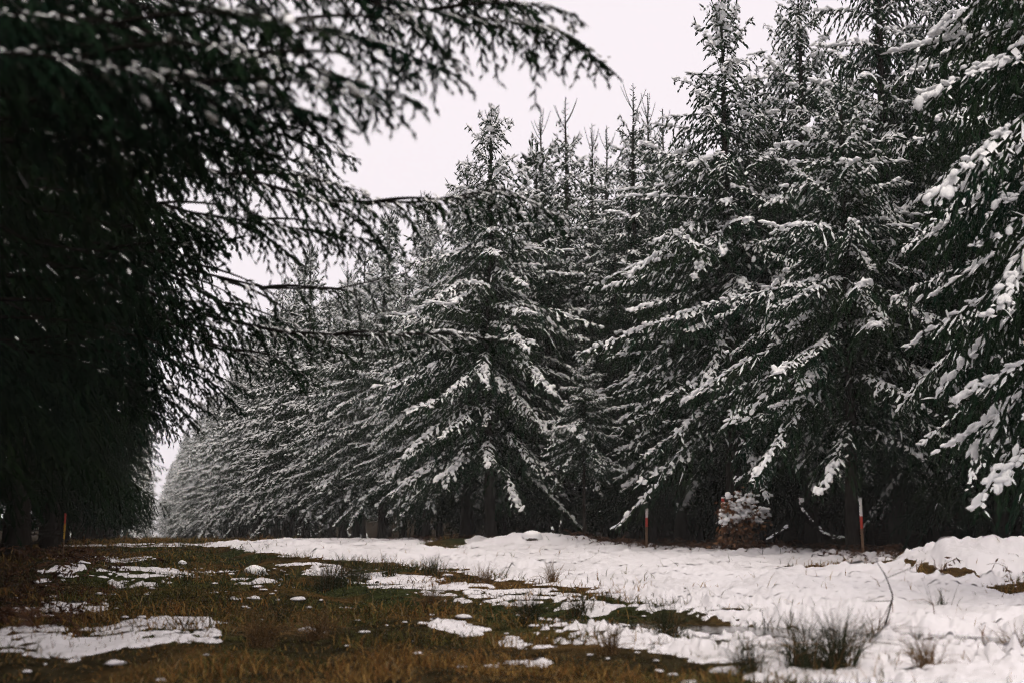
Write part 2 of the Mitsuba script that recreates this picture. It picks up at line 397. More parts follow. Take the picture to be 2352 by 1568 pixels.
def spruce(seed, H, R, h0, ws=.40, per=6, full=.62, top_gap=.75, snow=1.0, inter=3, droop=.55, lean=.0, d2=.1, d3=.055, r3=.022, l3=(.09, .17),
           l2max=.75, dead=True, trunk_r=None, tone=1.0, snow_scale=1.0, big=1.0, tri_prim=7, asym=None, sag0=.32, thin=1.0, shelter=1.0):
    rng = np.random.default_rng(seed)
    tr = trunk_r or .011 * H + .03
    zs = np.linspace(-.5, H, 22)
    wob = np.cumsum(rng.normal(0, .012, (22, 2)), 0) * np.clip(zs / 3, 0, 1)[:, None]
    wob += lean * (zs / H)[:, None] ** 2
    cx = lambda z: np.stack([np.interp(z, zs, wob[:, 0]), np.interp(z, zs, wob[:, 1]), z], -1)
    rr = tr * np.clip(1 - zs / H, .012, 1) ** .8
    rr[:2] *= [1.7, 1.25]
    trunk = [tube(cx(zs), rr, 9)]
    z = h0
    az0, hs, azs, kind = rng.uniform(0, 7), [], [], []
    while z < H - top_gap * .75:
        q = (H - z) / (H - h0)
        step = ws * (.75 + .5 * rng.random()) * (1.0 if q > .2 else 1.12)
        m = per + rng.integers(-1, 2)
        az0 += rng.uniform(.3, 1.4)
        for j in range(m):
            hs.append(z + rng.normal(0, .05)); azs.append(az0 + 2 * np.pi * j / m + rng.normal(0, .22)); kind.append(0)
        for j in range(inter if q > .2 else 1):
            hs.append(z + rng.uniform(.1, .9) * step); azs.append(rng.uniform(0, 2 * np.pi)); kind.append(1)
        z += step
    hs, azs, kind = np.array(hs), np.array(azs), np.array(kind)
    u = np.clip((H - hs) / (H - h0), 0, 1)
    L = (R * profile(u, full) * rng.uniform(.72, 1.14, len(hs)) + .12) * np.where(kind == 1, rng.uniform(.35, .8, len(hs)), 1)
    if asym is not None:
        L *= 1 + asym[1] * np.cos(azs - asym[0])
    e0 = np.interp(u, [0, .12, .3, .6, 1], [1.15, .75, .35, .08, -.10]) + rng.normal(0, .15, len(hs))
    sag = np.interp(u, [0, .15, .4, 1], [.0, .12, sag0 * 1.0, sag0 * 1.25]) * rng.uniform(.5, 1.6, len(hs))
    K = tri_prim
    t = np.linspace(0, 1, K)
    hd = np.stack([np.cos(azs), np.sin(azs)], -1)
    rad_ = L[:, None] * (t[None] * (1 - .10 * t[None]))
    bend = rng.normal(0, .10, len(hs))[:, None] * t[None] ** 2 * L[:, None]
    zz = L[:, None] * (np.tan(e0)[:, None].clip(-1, 1.6) * t[None] - 1.3 * sag[:, None] * t[None] ** 1.6 + .55 * sag[:, None] * np.maximum(t[None] - .55, 0) ** 1.5)
    c = cx(hs)
    Pm = np.stack([c[:, 0:1] + hd[:, 0:1] * rad_ - hd[:, 1:2] * bend, c[:, 1:2] + hd[:, 1:2] * rad_ + hd[:, 0:1] * bend, hs[:, None] + zz], -1)
    rad = (.008 + .0085 * L)
    shel = shelter * np.clip(u * 1.2 - .25, 0, .75) * np.where(kind == 1, 1.1, .75)
    needles, snows = foliage_of(Pm, rad, rng, d2=d2, l2max=l2max, d3=d3, l3=l3, r3=r3, droop=droop, snow=snow, sheltered=np.clip(shel, 0, .95), snow_scale=snow_scale, big=big, thin=thin)
    # short inner twigs that hide the upper trunk
    iz = np.arange(H * .42, H - top_gap, .016 if r3 < .03 else .05)
    ia = rng.uniform(0, 7, len(iz)); il = rng.uniform(.15, .42, len(iz)) * np.clip((H - iz) / 5, .2, 1)
    ib = cx(iz)
    needles.append(spindles(ib, ib + il[:, None] * np.stack([np.cos(ia), np.sin(ia), rng.uniform(-.5, .7, len(iz))], -1), np.full(len(iz), r3 * 1.25), rng))
    # the leader: a thin top shoot with a candelabrum of whips
    tops = []
    for q in range(5):
        a = rng.uniform(0, 7)
        p0 = cx(np.array([H - top_gap * rng.uniform(.5, .8)]))[0]
        l = top_gap * rng.uniform(.3, .6)
        tt = np.linspace(0, 1, 4)[:, None]
        tops.append(p0 + tt * l * np.array([np.cos(a) * .45, np.sin(a) * .45, .55]) + tt ** 2 * l * np.array([0, 0, .35]))
    needles.append(tubes(np.array(tops), np.tile(np.linspace(.016, .009, 4), (5, 1)), 3))
    lz = np.arange(H - top_gap * 1.7, H - .1, .045)
    a = rng.uniform(0, 7, len(lz)); pl = cx(lz)
    ln = rng.uniform(.05, .16, len(lz))
    needles.append(spindles(pl, pl + ln[:, None] * np.stack([np.cos(a), np.sin(a), a * 0 + .55], -1), np.full(len(lz), .016), rng))
    needles.append(tube(cx(np.linspace(H - top_gap * 1.2, H, 5)), np.linspace(.022, .010, 5), 4))
    # dead snags under the crown
    if dead:
        nd = int(h0 * 9)
        dz = rng.uniform(.5, h0 + .6, nd); da = rng.uniform(0, 7, nd)
        dl = rng.uniform(.3, 1.2, nd); tt = np.linspace(0, 1, 4)
        pd = cx(dz)[:, None] + (dl[:, None] * tt)[..., None] * np.stack([np.cos(da), np.sin(da), rng.uniform(-.35, .15, nd)], -1)[:, None]
        trunk.append(tubes(pd, np.tile(np.linspace(.013, .004, 4), (nd, 1)), 3))
    nv, nf = join(needles)
    out = {'trunk': mikit.ply(join(trunk), 'mat_bark', smooth=True),
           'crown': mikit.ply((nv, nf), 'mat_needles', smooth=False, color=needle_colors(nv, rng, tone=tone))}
    nt = len(nf)
    if snows:
        sv, sf = join(snows)
        out['snow'] = mikit.ply((sv, sf), 'mat_snow', smooth=True)
        nt += len(sf)
    print('spruce', seed, 'primaries', len(hs), 'tris', nt)
    return out, H


# ------------------------------------------------------------------ kinds of spruce (each a shape group, copied by instances)
KINDS = {}


def kind(name, **k):
    parts, H = spruce(**k)
    scene['group_' + name] = {'type': 'shapegroup', **parts}
    KINDS[name] = (H, k['R'])


kind('young', seed=11, H=10.0, R=3.3, h0=2.7, ws=.40, per=6, full=.68, snow=1.6, inter=3, droop=.85, top_gap=1.0, d2=.095, d3=.062, r3=.020, l3=(.08, .16), sag0=.25, shelter=.55)
kind('tall', seed=12, H=15.0, R=3.3, h0=2.8, ws=.54, per=6, full=.58, snow=1.55, inter=3, droop=.9, top_gap=1.2, d2=.12, d3=.086, r3=.024, l3=(.10, .20), l2max=.85, sag0=.25, shelter=.55)
kind('broad', seed=13, H=13.0, R=3.4, h0=2.7, ws=.50, per=6, full=.58, snow=1.65, inter=3, droop=.8, top_gap=1.2, d2=.12, d3=.086, r3=.024, l3=(.10, .20), l2max=.85, big=1.3, sag0=.26, shelter=.5)
kind('slim', seed=14, H=14.0, R=2.4, h0=3.0, ws=.56, per=6, full=.66, snow=1.6, inter=3, droop=.8, top_gap=1.5, d2=.125, d3=.085, r3=.025, l3=(.11, .21), l2max=.6, sag0=.26, shelter=.5)
kind('sapling', seed=15, H=5.3, R=1.15, h0=2.1, ws=.34, per=7, full=.65, snow=2.0, inter=4, droop=.55, top_gap=.5, d2=.07, d3=.05, r3=.016, l3=(.07, .13), l2max=.5, trunk_r=.055, sag0=.26, snow_scale=.8)
kind('shade', seed=16, H=14.5, R=2.9, h0=2.6, ws=.46, per=6, full=.5, snow=.12, inter=4, droop=.9, top_gap=1.0, d2=.092, d3=.054, r3=.017, l3=(.08, .16), l2max=.85, tone=.6, big=0, sag0=.22, snow_scale=.6)  # needles coloured darker: shade of the left trees put into their colour
kind('far', seed=17, H=13.5, R=2.8, h0=2.2, ws=.62, per=6, full=.58, snow=1.6, inter=3, droop=.7, top_gap=1.2, d2=.22, d3=.18, r3=.043, l3=(.17, .32), l2max=.9, snow_scale=1.0, big=.8, sag0=.26, dead=False, shelter=.5)
kind('far_slim', seed=18, H=14.5, R=2.3, h0=2.3, ws=.62, per=6, full=.6, snow=1.6, inter=3, droop=.7, top_gap=1.4, d2=.22, d3=.18, r3=.043, l3=(.17, .32), l2max=.8, snow_scale=1.0, big=.8, sag0=.26, dead=False, shelter=.5)
kind('dark', seed=19, H=14.5, R=2.9, h0=1.9, ws=.60, per=6, full=.5, snow=.25, inter=3, droop=.9, top_gap=1.2, d2=.20, d3=.15, r3=.035, l3=(.17, .30), l2max=.9, tone=.65, big=0, sag0=.22, dead=True)  # shade inside the stands put into the needle colour

placed_trees = []


def plant(kindname, X, Y, H=None, rot=0, name='spruce', label='', group=None, widen=1.0):
    H0, R0 = KINDS[kindname]
    s = (H or H0) / H0
    key = numbered(name)
    z = float(ground_z(X, Y)) - .02
    scene[key] = {'type': 'instance', 'group': {'type': 'ref', 'id': 'group_' + kindname},
                  'to_world': T().translate([float(X), float(Y), z]).rotate([0, 0, 1], float(rot)).scale([s * widen, s * widen, s])}
    tag(key, label, 'tree', group)
    labels[key + '__snow'] = {'kind': 'stuff'}
    placed_trees.append((X, Y))
    return key


def by_px(kindname, px, Y, top=None, H=None, **k):
    X = at(px, 1240, Y)[0]
    if H is None:
        H = at(px, top, Y)[2] - float(ground_z(X, Y))
    return plant(kindname, X, Y, H, **k)


# the right-hand stand, individually
by_px('young', 1957, 30.0, 150, rot=20, label='young snow laden spruce with thin leader before the tall trees, beside a marker post', widen=1.0)
by_px('broad', 1683, 35.0, -25, rot=75, label='tall spire topped spruce left of the young front spruce, tip at the top edge', widen=1.0)
by_px('tall', 1868, 35.5, H=15.2, rot=140, label='tall snowy spruce standing directly behind the young front spruce', widen=.95)
by_px('tall', 2062, 33.5, H=17.5, rot=10, label='tall dark spruce with its trunk showing between hanging boughs, right of the young spruce leader', widen=.85)
by_px('tall', 2215, 32.5, H=16.0, rot=200, widen=.8, label='tall snowy spruce behind the blurred boughs near the right edge')
by_px('tall', 2400, 25.5, H=15.0, rot=310, widen=.75, label='snowy spruce at the right edge of the photo, behind the nearest right tree')
by_px('broad', 2700, 16.5, H=14.0, widen=.88, rot=160, label='nearest right spruce, out of focus, its thick snowy boughs entering at the right edge')
by_px('slim', 1565, 38.5, 330, rot=33, label='shorter snowy spruce left of the spire topped spruce, in front of the slender tops', widen=1.25)
by_px('broad', 1127, 42.0, 238, rot=255, label='broad middle spruce loaded with snow, left of the small bare stemmed young spruce')
by_px('sapling', 1343, 37.0, 800, rot=0, label='small young spruce with bare lower stem in front of the dark stand', name='young_spruce')
for px, Y, top, r, lab in ((1245, 47, 250, 40, 'slender spruce top first to the right of the broad middle spruce'),
                           (1305, 46, 222, 100, 'slender spruce top with forked tip, second to the right of the middle spruce'),
                           (1368, 49, 283, 170, 'lower slender spruce top third to the right of the middle spruce'),
                           (1402, 51, 288, 210, 'low thin spruce top between the forked tip and the tallest slender tip'),
                           (1465, 45, 190, 290, 'tallest of the slender spruce tops left of the spire topped spruce'),
                           (1500, 50, 213, 350, 'thin spruce top just right of the tallest slender tip'),
                           (1536, 49, 250, 20, 'slender spruce top nearest to the spire topped spruce')):
    by_px('slim', px, Y, top, rot=r, label=lab)

# the row down the right side of the track
rng = np.random.default_rng(5)
ORD = ('first second third fourth fifth sixth seventh eighth ninth tenth eleventh twelfth thirteenth fourteenth fifteenth sixteenth seventeenth eighteenth nineteenth twentieth').split()
OLD = ['first', 'second', 'third', 'fourth', 'fifth', 'sixth', 'seventh', 'eighth']
Y, i = 45.5, 0
while Y < 330:
    X = float(right_x(Y)) + rng.uniform(-.5, .5)
    H = (11.5 if Y < 60 else 13.0) + rng.uniform(-1.8, 1.8)
    wd_ = rng.uniform(.85, 1.15)
    k = ('tall', 'broad', 'slim')[i % 3] if Y < 62 else ('far', 'far_slim', 'far')[i % 3]
    if i < 20:
        plant(k, X, Y, H, rng.uniform(0, 360), widen=wd_, label=f'snowy spruce, {ORD[i]} down the row to the left of the broad middle spruce')
    elif Y < 160:
        plant(k, X, Y, H, rng.uniform(0, 360), widen=wd_, label='snow covered spruce in the long receding row down the right of the track', group='spruces of the receding right row')
    else:
        plant(k, X, Y, H, rng.uniform(0, 360), widen=wd_, label='small far spruce paled by haze at the end of the track', group='far spruces in the haze')
    Y += (2.6 + rng.uniform(0, .9)) * (1 if Y < 120 else 1.5)
    i += 1
for X, Y in ((-72, 300), (-77.5, 305), (-83, 302), (-87, 308), (-75, 312), (-81, 316)):
    plant('far', X, Y, 13.5 + .2 * (X % 5), X * 37 % 360, label='small far spruce paled by haze at the end of the track', group='far spruces in the haze')
# second row behind it
Y = 47.0
while Y < 150:
    X = float(right_x(Y)) + 3.4 + rng.uniform(-.7, .7)
    plant('far' if rng.random() < .5 else 'far_slim', X, Y, 14 + rng.uniform(-1.2, 1.6), rng.uniform(0, 360),
          label='spruce in the second rank, its top showing behind the receding right row', group='second rank spruces behind the right row')
    Y += 3.6 + rng.uniform(0, 1.2)
# behind the individually placed right trees
for (px, Y) in ((1080, 47), (1160, 49), (1260, 44), (1500, 41.5), (1420, 43), (1010, 51), (1120, 54), (1560, 46), (1200, 51), (1330, 54), (1440, 55), (1600, 44), (1735, 41), (1800, 44), (1960, 41), (2100, 39), (2240, 37), (2330, 32), (1640, 50), (1900, 47), (2180, 44), (2380, 38), (1760, 37.5), (1990, 36.5), (2140, 34.5), (2300, 29), (2080, 45), (1700, 47), (1820, 50), (2000, 50), (2280, 42), (2420, 33), (2500, 29)):
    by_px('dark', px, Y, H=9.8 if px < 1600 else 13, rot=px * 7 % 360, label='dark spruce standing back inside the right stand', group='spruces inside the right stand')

# the left side: nearest trees first
LEFT = [(7.4, 'first'), (10.9, 'second'), (14.3, 'third'), (17.8, 'fourth'), (21.5, 'fifth'), (25.2, 'sixth'), (29.2, 'seventh'), (33.5, 'eighth')]
left_keys = []
left_at = []
for i, (Y, o) in enumerate(LEFT):
    left_at.append((float(left_x(Y)) - (1.6, 1.0, .6, .3, 0, 0, 0, 0)[i] + (.3 * (i % 2)), Y))
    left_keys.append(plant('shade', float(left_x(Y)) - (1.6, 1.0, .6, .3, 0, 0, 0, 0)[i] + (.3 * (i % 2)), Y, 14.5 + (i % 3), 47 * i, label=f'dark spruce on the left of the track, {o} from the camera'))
Y = 38
while Y < 250:
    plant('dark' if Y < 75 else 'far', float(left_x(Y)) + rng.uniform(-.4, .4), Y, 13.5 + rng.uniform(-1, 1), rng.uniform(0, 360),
          label='dark spruce farther along the left side of the track' if Y < 75 else 'far spruce on the left side, pale in the haze',
          group='spruces along the left of the track' if Y < 75 else 'far left spruces in the haze')
    Y += (4.2 + rng.uniform(0, 1)) * (1 if Y < 90 else 2.2)
for row in (1, 2):
    Y = 7.5 + row * 1.5
    while Y < 42:
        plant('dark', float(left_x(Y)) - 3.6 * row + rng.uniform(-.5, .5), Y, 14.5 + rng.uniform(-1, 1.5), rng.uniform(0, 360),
              label='dark spruce deeper in the left stand, hardly visible in the shade', group='spruces inside the left stand')
        Y += 4.2 + rng.uniform(0, 1)

# ------------------------------------------------------------------ long boughs reaching in from the left, each a part of the tree it grows on
def bough(treei, pts, Y0, Y1, rad, seed, label, sub=(), **k):
    """pts: pixels along the bough's visible stem; depth runs from Y0 to Y1."""
    rng = np.random.default_rng(seed)
    n = len(pts)
    p = np.array([at(px, py, Y0 + (Y1 - Y0) * j / (n - 1)) for j, (px, py) in enumerate(pts)])
    tx, ty = left_at[treei]
    p = np.vstack([[tx + .1, ty, p[0, 2] + .1], p])
    s = np.concatenate([[0], np.cumsum(np.linalg.norm(np.diff(p, axis=0), axis=1))])
    f = PchipInterpolator(s / s[-1], p)
    k = {**k, 'bare': .85 * s[1] / s[-1]}
    rad = rad * 1.15
    lines = [f(np.linspace(0, 1, 12))]
    rads = [rad]
    L = s[-1]
    for (s0, ang, ln, dz) in sub:
        s0 = k['bare'] + (1 - k['bare']) * s0
        b = f(s0); d = norm(f(min(s0 + .05, 1)) - f(s0 - .05))
        sd = np.array([-d[1], d[0], 0])
        v = norm(d * math.cos(ang) + sd * math.sin(ang) + np.array([0, 0, .15]))
        tt = np.linspace(0, 1, 12)[:, None]
        lines.append(b + v * ln * tt + np.array([0, 0, -dz]) * tt ** 2)
        rads.append(rad * .5)
    nd, sn = foliage_of(np.array(lines), np.array(rads), rng, **k)
    nstem = len(nd[-1][0])
    holder = left_keys[treei]
    key = numbered(f'{holder}__bough') if holder else None
    v, fc = join(nd)
    cc = needle_colors(v, rng, tone=.65)  # shade under the left trees put into the needle colour
    cc[-nstem:] = np.array([.008, .007, .006])  # stems coloured near black for the same shade, darker than the bark
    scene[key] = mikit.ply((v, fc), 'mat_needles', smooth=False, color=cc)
    labels[key] = {'label': label}
    labels[key + '__snow'] = {'kind': 'stuff'}
    if sn:
        sv, sf = join(sn)
        scene[key + '__snow'] = mikit.ply((sv, sf), 'mat_snow', smooth=True)
    print('bough', key, len(fc))


# a tree with its own boughs cannot be an instance: its shape group's parts become entries
def explode(key, kindname):
    inst = scene.pop(key)
    for part, d in scene['group_' + kindname].items():
        if part != 'type':
            scene[f'{key}__{part}'] = {**d, 'to_world': inst['to_world']}


for q in (0, 1, 2):
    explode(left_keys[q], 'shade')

NEAR = dict(d2=.05, l2max=.36, d3=.032, l3=(.05, .10), r3=.0105, droop=.5, big=.5, snow_scale=.5)
SUBS = ((.25, .7, 1.0, .3), (.35, -.7, 1.1, .3), (.5, .6, .9, .25), (.6, -.65, .8, .2), (.75, .5, .5, .12))
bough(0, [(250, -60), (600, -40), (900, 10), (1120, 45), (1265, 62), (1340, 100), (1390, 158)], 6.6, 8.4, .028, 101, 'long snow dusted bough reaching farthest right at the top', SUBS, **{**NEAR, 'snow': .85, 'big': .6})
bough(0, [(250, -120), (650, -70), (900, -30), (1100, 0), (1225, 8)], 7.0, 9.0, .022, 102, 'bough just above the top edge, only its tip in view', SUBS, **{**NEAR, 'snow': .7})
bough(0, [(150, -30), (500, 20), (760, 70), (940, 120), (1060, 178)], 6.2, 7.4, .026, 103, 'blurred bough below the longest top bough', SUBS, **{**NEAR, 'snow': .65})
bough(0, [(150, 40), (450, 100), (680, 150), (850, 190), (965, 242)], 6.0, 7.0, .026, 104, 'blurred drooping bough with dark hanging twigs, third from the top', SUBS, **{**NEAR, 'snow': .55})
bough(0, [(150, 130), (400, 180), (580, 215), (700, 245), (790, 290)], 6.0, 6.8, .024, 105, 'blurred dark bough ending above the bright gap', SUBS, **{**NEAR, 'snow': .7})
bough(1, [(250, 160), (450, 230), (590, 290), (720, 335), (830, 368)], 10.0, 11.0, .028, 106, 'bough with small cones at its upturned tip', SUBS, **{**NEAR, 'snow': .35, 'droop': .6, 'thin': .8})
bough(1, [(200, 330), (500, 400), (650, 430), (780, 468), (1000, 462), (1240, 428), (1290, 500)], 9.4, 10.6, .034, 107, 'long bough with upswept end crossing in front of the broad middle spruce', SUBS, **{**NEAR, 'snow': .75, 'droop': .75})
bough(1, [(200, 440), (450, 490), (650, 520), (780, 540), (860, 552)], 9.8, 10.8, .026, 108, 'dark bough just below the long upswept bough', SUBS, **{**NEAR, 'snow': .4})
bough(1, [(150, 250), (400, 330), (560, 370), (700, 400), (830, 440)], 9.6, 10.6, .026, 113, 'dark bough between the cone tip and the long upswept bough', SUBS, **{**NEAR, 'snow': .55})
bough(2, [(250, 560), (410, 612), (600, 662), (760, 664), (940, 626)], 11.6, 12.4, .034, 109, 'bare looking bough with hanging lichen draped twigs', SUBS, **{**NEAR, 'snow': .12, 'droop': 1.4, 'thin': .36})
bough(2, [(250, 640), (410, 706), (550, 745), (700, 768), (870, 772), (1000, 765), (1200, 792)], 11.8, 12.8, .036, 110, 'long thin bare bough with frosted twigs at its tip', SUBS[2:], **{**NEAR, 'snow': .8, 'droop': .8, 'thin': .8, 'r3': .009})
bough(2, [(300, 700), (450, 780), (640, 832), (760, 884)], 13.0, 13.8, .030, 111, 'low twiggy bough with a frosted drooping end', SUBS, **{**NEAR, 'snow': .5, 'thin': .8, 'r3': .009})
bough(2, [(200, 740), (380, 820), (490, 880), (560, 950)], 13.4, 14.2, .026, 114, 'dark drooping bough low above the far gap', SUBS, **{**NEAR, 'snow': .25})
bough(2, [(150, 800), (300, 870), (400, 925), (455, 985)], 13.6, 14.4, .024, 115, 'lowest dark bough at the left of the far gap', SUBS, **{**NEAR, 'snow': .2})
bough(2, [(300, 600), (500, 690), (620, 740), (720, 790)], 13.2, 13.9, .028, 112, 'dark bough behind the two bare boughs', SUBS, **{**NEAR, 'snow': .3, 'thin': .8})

rng = np.random.default_rng(303)
jit = lambda a: rng.uniform(-a, a)
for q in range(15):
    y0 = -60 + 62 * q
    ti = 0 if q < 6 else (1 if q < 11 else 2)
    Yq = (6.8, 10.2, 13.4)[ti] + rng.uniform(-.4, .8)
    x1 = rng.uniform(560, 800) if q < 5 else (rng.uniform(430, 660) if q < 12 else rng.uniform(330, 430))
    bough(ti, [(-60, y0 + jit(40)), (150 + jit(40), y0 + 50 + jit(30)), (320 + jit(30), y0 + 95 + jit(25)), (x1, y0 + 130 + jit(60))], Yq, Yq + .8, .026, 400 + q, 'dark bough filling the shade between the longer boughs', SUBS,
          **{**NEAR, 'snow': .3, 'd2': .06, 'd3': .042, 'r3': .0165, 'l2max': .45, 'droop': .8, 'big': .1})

# ------------------------------------------------------------------ ground and snow
print('ground')
ang_in = np.tan(np.radians(np.linspace(-24, 24, 640)))
ang = np.concatenate([np.radians(np.linspace(-180, -26, 60)), np.arctan(ang_in), np.radians(np.linspace(26, 180, 60)[:-1])])
rad_ = np.concatenate([[0.4, 1.5, 3.0, 4.5, 6.0], np.geomspace(7.0, 75, 290), np.geomspace(78, 640, 40)])
A, Rr = np.meshgrid(ang, rad_, indexing='ij')
GX, GY = Rr * np.sin(A), Rr * np.cos(A)
GZ = ground_z(GX.ravel(), GY.ravel()).reshape(GX.shape)


def grid_faces(na, nr, wrap):
    i, j = np.meshgrid(np.arange(na if wrap else na - 1), np.arange(nr - 1), indexing='ij')
    i2 = (i + 1) % na
    q = np.stack([i * nr + j, i2 * nr + j, i2 * nr + j + 1, i * nr + j + 1], -1).reshape(-1, 4)
    return np.vstack([q[:, [0, 2, 1]], q[:, [0, 3, 2]]])


# ground sheet on every second column and row
sa = np.unique(np.concatenate([np.arange(0, len(ang), 2), [len(ang) - 1]])); sr = np.unique(np.concatenate([np.arange(0, len(rad_), 2), [len(rad_) - 1]]))
gx, gy, gz = (M[np.ix_(sa, sr)] for M in (GX, GY, GZ))
gv = np.stack([gx, gy, gz], -1).reshape(-1, 3)
gf = grid_faces(len(sa), len(sr), True)
cv = np.array([[0, 0, float(ground_z(0, 0))]])
nr = len(sr)
fan = np.array([[len(gv), ((i + 1) % len(sa)) * nr, i * nr] for i in range(len(sa))])
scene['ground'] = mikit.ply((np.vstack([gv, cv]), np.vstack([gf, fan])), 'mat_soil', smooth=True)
tag('ground', 'brown and olive grassy track and forest floor between the spruce stands', kind='structure')


def poly(pix):
    return shapely.Polygon([tuple(ground_pt(*q)) for q in pix]).buffer(0)


SNOWY = [
    # the big white clearing
    poly([(470, 1250), (700, 1240), (950, 1236), (1100, 1246), (1230, 1243), (1900, 1244), (2352, 1244), (2700, 1260), (2700, 1600), (2060, 1640), (1900, 1530), (1600, 1465), (1530, 1400), (1400, 1350), (1180, 1330), (980, 1300), (760, 1285), (560, 1265)]),
    poly([(1270, 1425), (1450, 1450), (1560, 1470), (1700, 1500), (1900, 1540), (2100, 1600), (2100, 1640), (1800, 1560), (1560, 1520), (1350, 1470)]),
]
PATCHES = [
    (poly([(-200, 1470), (0, 1450), (250, 1436), (420, 1418), (505, 1440), (500, 1475), (420, 1478), (250, 1490), (100, 1505), (-200, 1530)]), .10),
    (poly([(-100, 1410), (60, 1398), (240, 1386), (240, 1396), (80, 1415), (-100, 1440)]), .05),
    (poly([(220, 1333), (340, 1318), (420, 1322), (450, 1336), (360, 1352), (250, 1345)]), .03),
    (poly([(130, 1252), (400, 1246), (480, 1249), (420, 1254), (160, 1258)]), .03),
    (poly([(40, 1350), (180, 1330), (190, 1340), (60, 1362)]), .03),
    (poly([(130, 1280), (330, 1274), (360, 1286), (150, 1296)]), .01),
    (poly([(520, 1330), (640, 1326), (740, 1345), (700, 1356), (560, 1345)]), .05),
    (poly([(570, 1300), (610, 1296), (620, 1314), (580, 1316)]), .06),
    (poly([(455, 1318), (530, 1310), (540, 1320), (480, 1326)]), .03),
    (poly([(760, 1366), (870, 1368), (890, 1380), (800, 1384)]), .06),
    (poly([(985, 1428), (1060, 1428), (1100, 1446), (1150, 1455), (1230, 1478), (1290, 1492), (1240, 1496), (1100, 1462), (1020, 1442)]), .04),
    (poly([(1150, 1515), (1330, 1510), (1320, 1528), (1170, 1530)]), .0),
    (poly([(600, 1290), (760, 1300), (1000, 1325), (1180, 1345), (1330, 1372), (1500, 1420), (1450, 1448), (1250, 1420), (1120, 1395), (900, 1350), (760, 1330)]), .05),
]
BARE = [
    poly([(1750, 1303), (1850, 1294), (1960, 1292), (2040, 1304), (2070, 1316), (2000, 1322), (1900, 1316), (1800, 1310)]),
    poly([(2250, 1350), (2330, 1338), (2500, 1335), (2500, 1365), (2330, 1375), (2270, 1368)]),
    poly([(2080, 1316), (2250, 1328), (2340, 1338), (2340, 1344), (2200, 1338), (2070, 1326)]),
    poly([(960, 1250), (1060, 1242), (1130, 1246), (1060, 1256), (1080, 1264), (980, 1262)]),
]


def sdf(p, x, y):
    pts = shapely.points(x, y)
    d = shapely.distance(p.boundary, pts)
    return np.where(shapely.contains_xy(p, x, y), d, -d)


def snow_depth(x, y):
    """Depth of snow above the ground, in metres; negative where there is none."""
    x, y = np.asarray(x, float), np.asarray(y, float)
    r = np.hypot(x, y)
    n1, n2, n3 = fb(x, y, 1.3, 3, 31), fb(x, y, 5.0, 3, 33), fb(x, y, 14.0, 2, 35)
    rough = (n2 - .5) * .15 + (n3 - .5) * .13
    d = np.full(x.shape, -1.0)
    for p in SNOWY:
        e = sdf(p, x, y)
        d = np.maximum(d, .09 * np.tanh(e / .6) + .03 + (n1 - .5) * .20 * (1 - .6 * np.clip(e / 3, 0, 1)) + np.clip(e + .3, -3, 0) * .25)
    thin = d < -.02
    for p, b in PATCHES:
        e = sdf(p, x, y)
        d = np.maximum(d, .026 * np.tanh(e / .25) + b * .30 - .022 + (n1 - .5) * .20 + (n2 - .5) * .06 + np.clip(e, -3, 0) * .35)
    for (mc, ma, mb, mh) in MOUNDS[:1] + MOUNDS[3:4]:
        d = d + ((n1 - .5) * .22 + (n2 - .52) * .08) * np.exp(-((x - mc[0]) / ma) ** 2 - ((y - mc[1]) / mb) ** 2)
    for p in BARE:
        e = sdf(p, x, y)
        d = np.minimum(d, .03 - .14 * np.tanh(e / .35) + (n1 - .5) * .18 + .05 * (e < 0) + np.where(e < -1.2, 1, 0))
    dd = shapely.distance(DITCH_LINE, shapely.points(x, y))
    d = d + rough * (np.clip(1.25 - d * 6, .25, 1) + .9 * np.exp(-(dd / 1.6) ** 2) * (x > -1) * (y < 17))
    wy = np.clip((16 - y) / 1.5, 0, 1)
    d = d - .34 * np.exp(-(dd / (.30 + .12 * wy)) ** 2)
    nearside = (y < 13.9 - .75 * (x - 1.5)) & (x > 1) & (x < 5)
    d = np.where(nearside, d - .10 * np.exp(-(dd / 1.3) ** 2), d)
    under = np.maximum(x - right_x(y) - .9, left_x(y) - x + .2)           # no snow under the crowns
    d = d - np.clip(under, 0, 1.5) * .25
    d = np.where(thin, np.minimum(d, .066), d)
    far = np.clip((y - 70) / 30, 0, 1)
    d = d * (1 - far) + far * (-.05)
    return d


def billow(x, y, s, seed):
    return np.sqrt(np.abs(2 * fb(x, y, s, 2, seed) - 1) + .02)


DEP = snow_depth(GX.ravel(), GY.ravel())
lump = (fb(GX.ravel(), GY.ravel(), .9, 2, 45) - .45) * .22 + (fb(GX.ravel(), GY.ravel(), 2.2, 2, 41) - .45) * .20 + (fb(GX.ravel(), GY.ravel(), 5.0, 2, 43) - .5) * .055
tex = lump * np.clip((DEP - .06) * 10, 0, 1) * np.clip(1.2 - (GY.ravel() - 10) / 60, .25, 1)
shape_d = np.where(DEP > 0, .028 * (1 - np.exp(-DEP / .014)) + .75 * np.maximum(DEP - .07, 0), DEP)
SZ = GZ.ravel() + shape_d + tex - .004
keep_v = DEP.reshape(GX.shape) > -.03
sf = grid_faces(len(ang), len(rad_), False)
kv = keep_v.ravel()
sf = sf[kv[sf].any(1)]
used = np.unique(sf)
remap = np.full(GX.size, -1); remap[used] = np.arange(len(used))
sv = np.stack([GX.ravel(), GY.ravel(), SZ], -1)[used]
scene['snow_cover'] = mikit.ply((sv, remap[sf]), 'mat_ground_snow', smooth=True)
tag('snow_cover', 'lumpy white snow lying over the clearing and in thin patches on the track', kind='structure')
print('snow tris', len(sf), 'ground tris', len(gf))

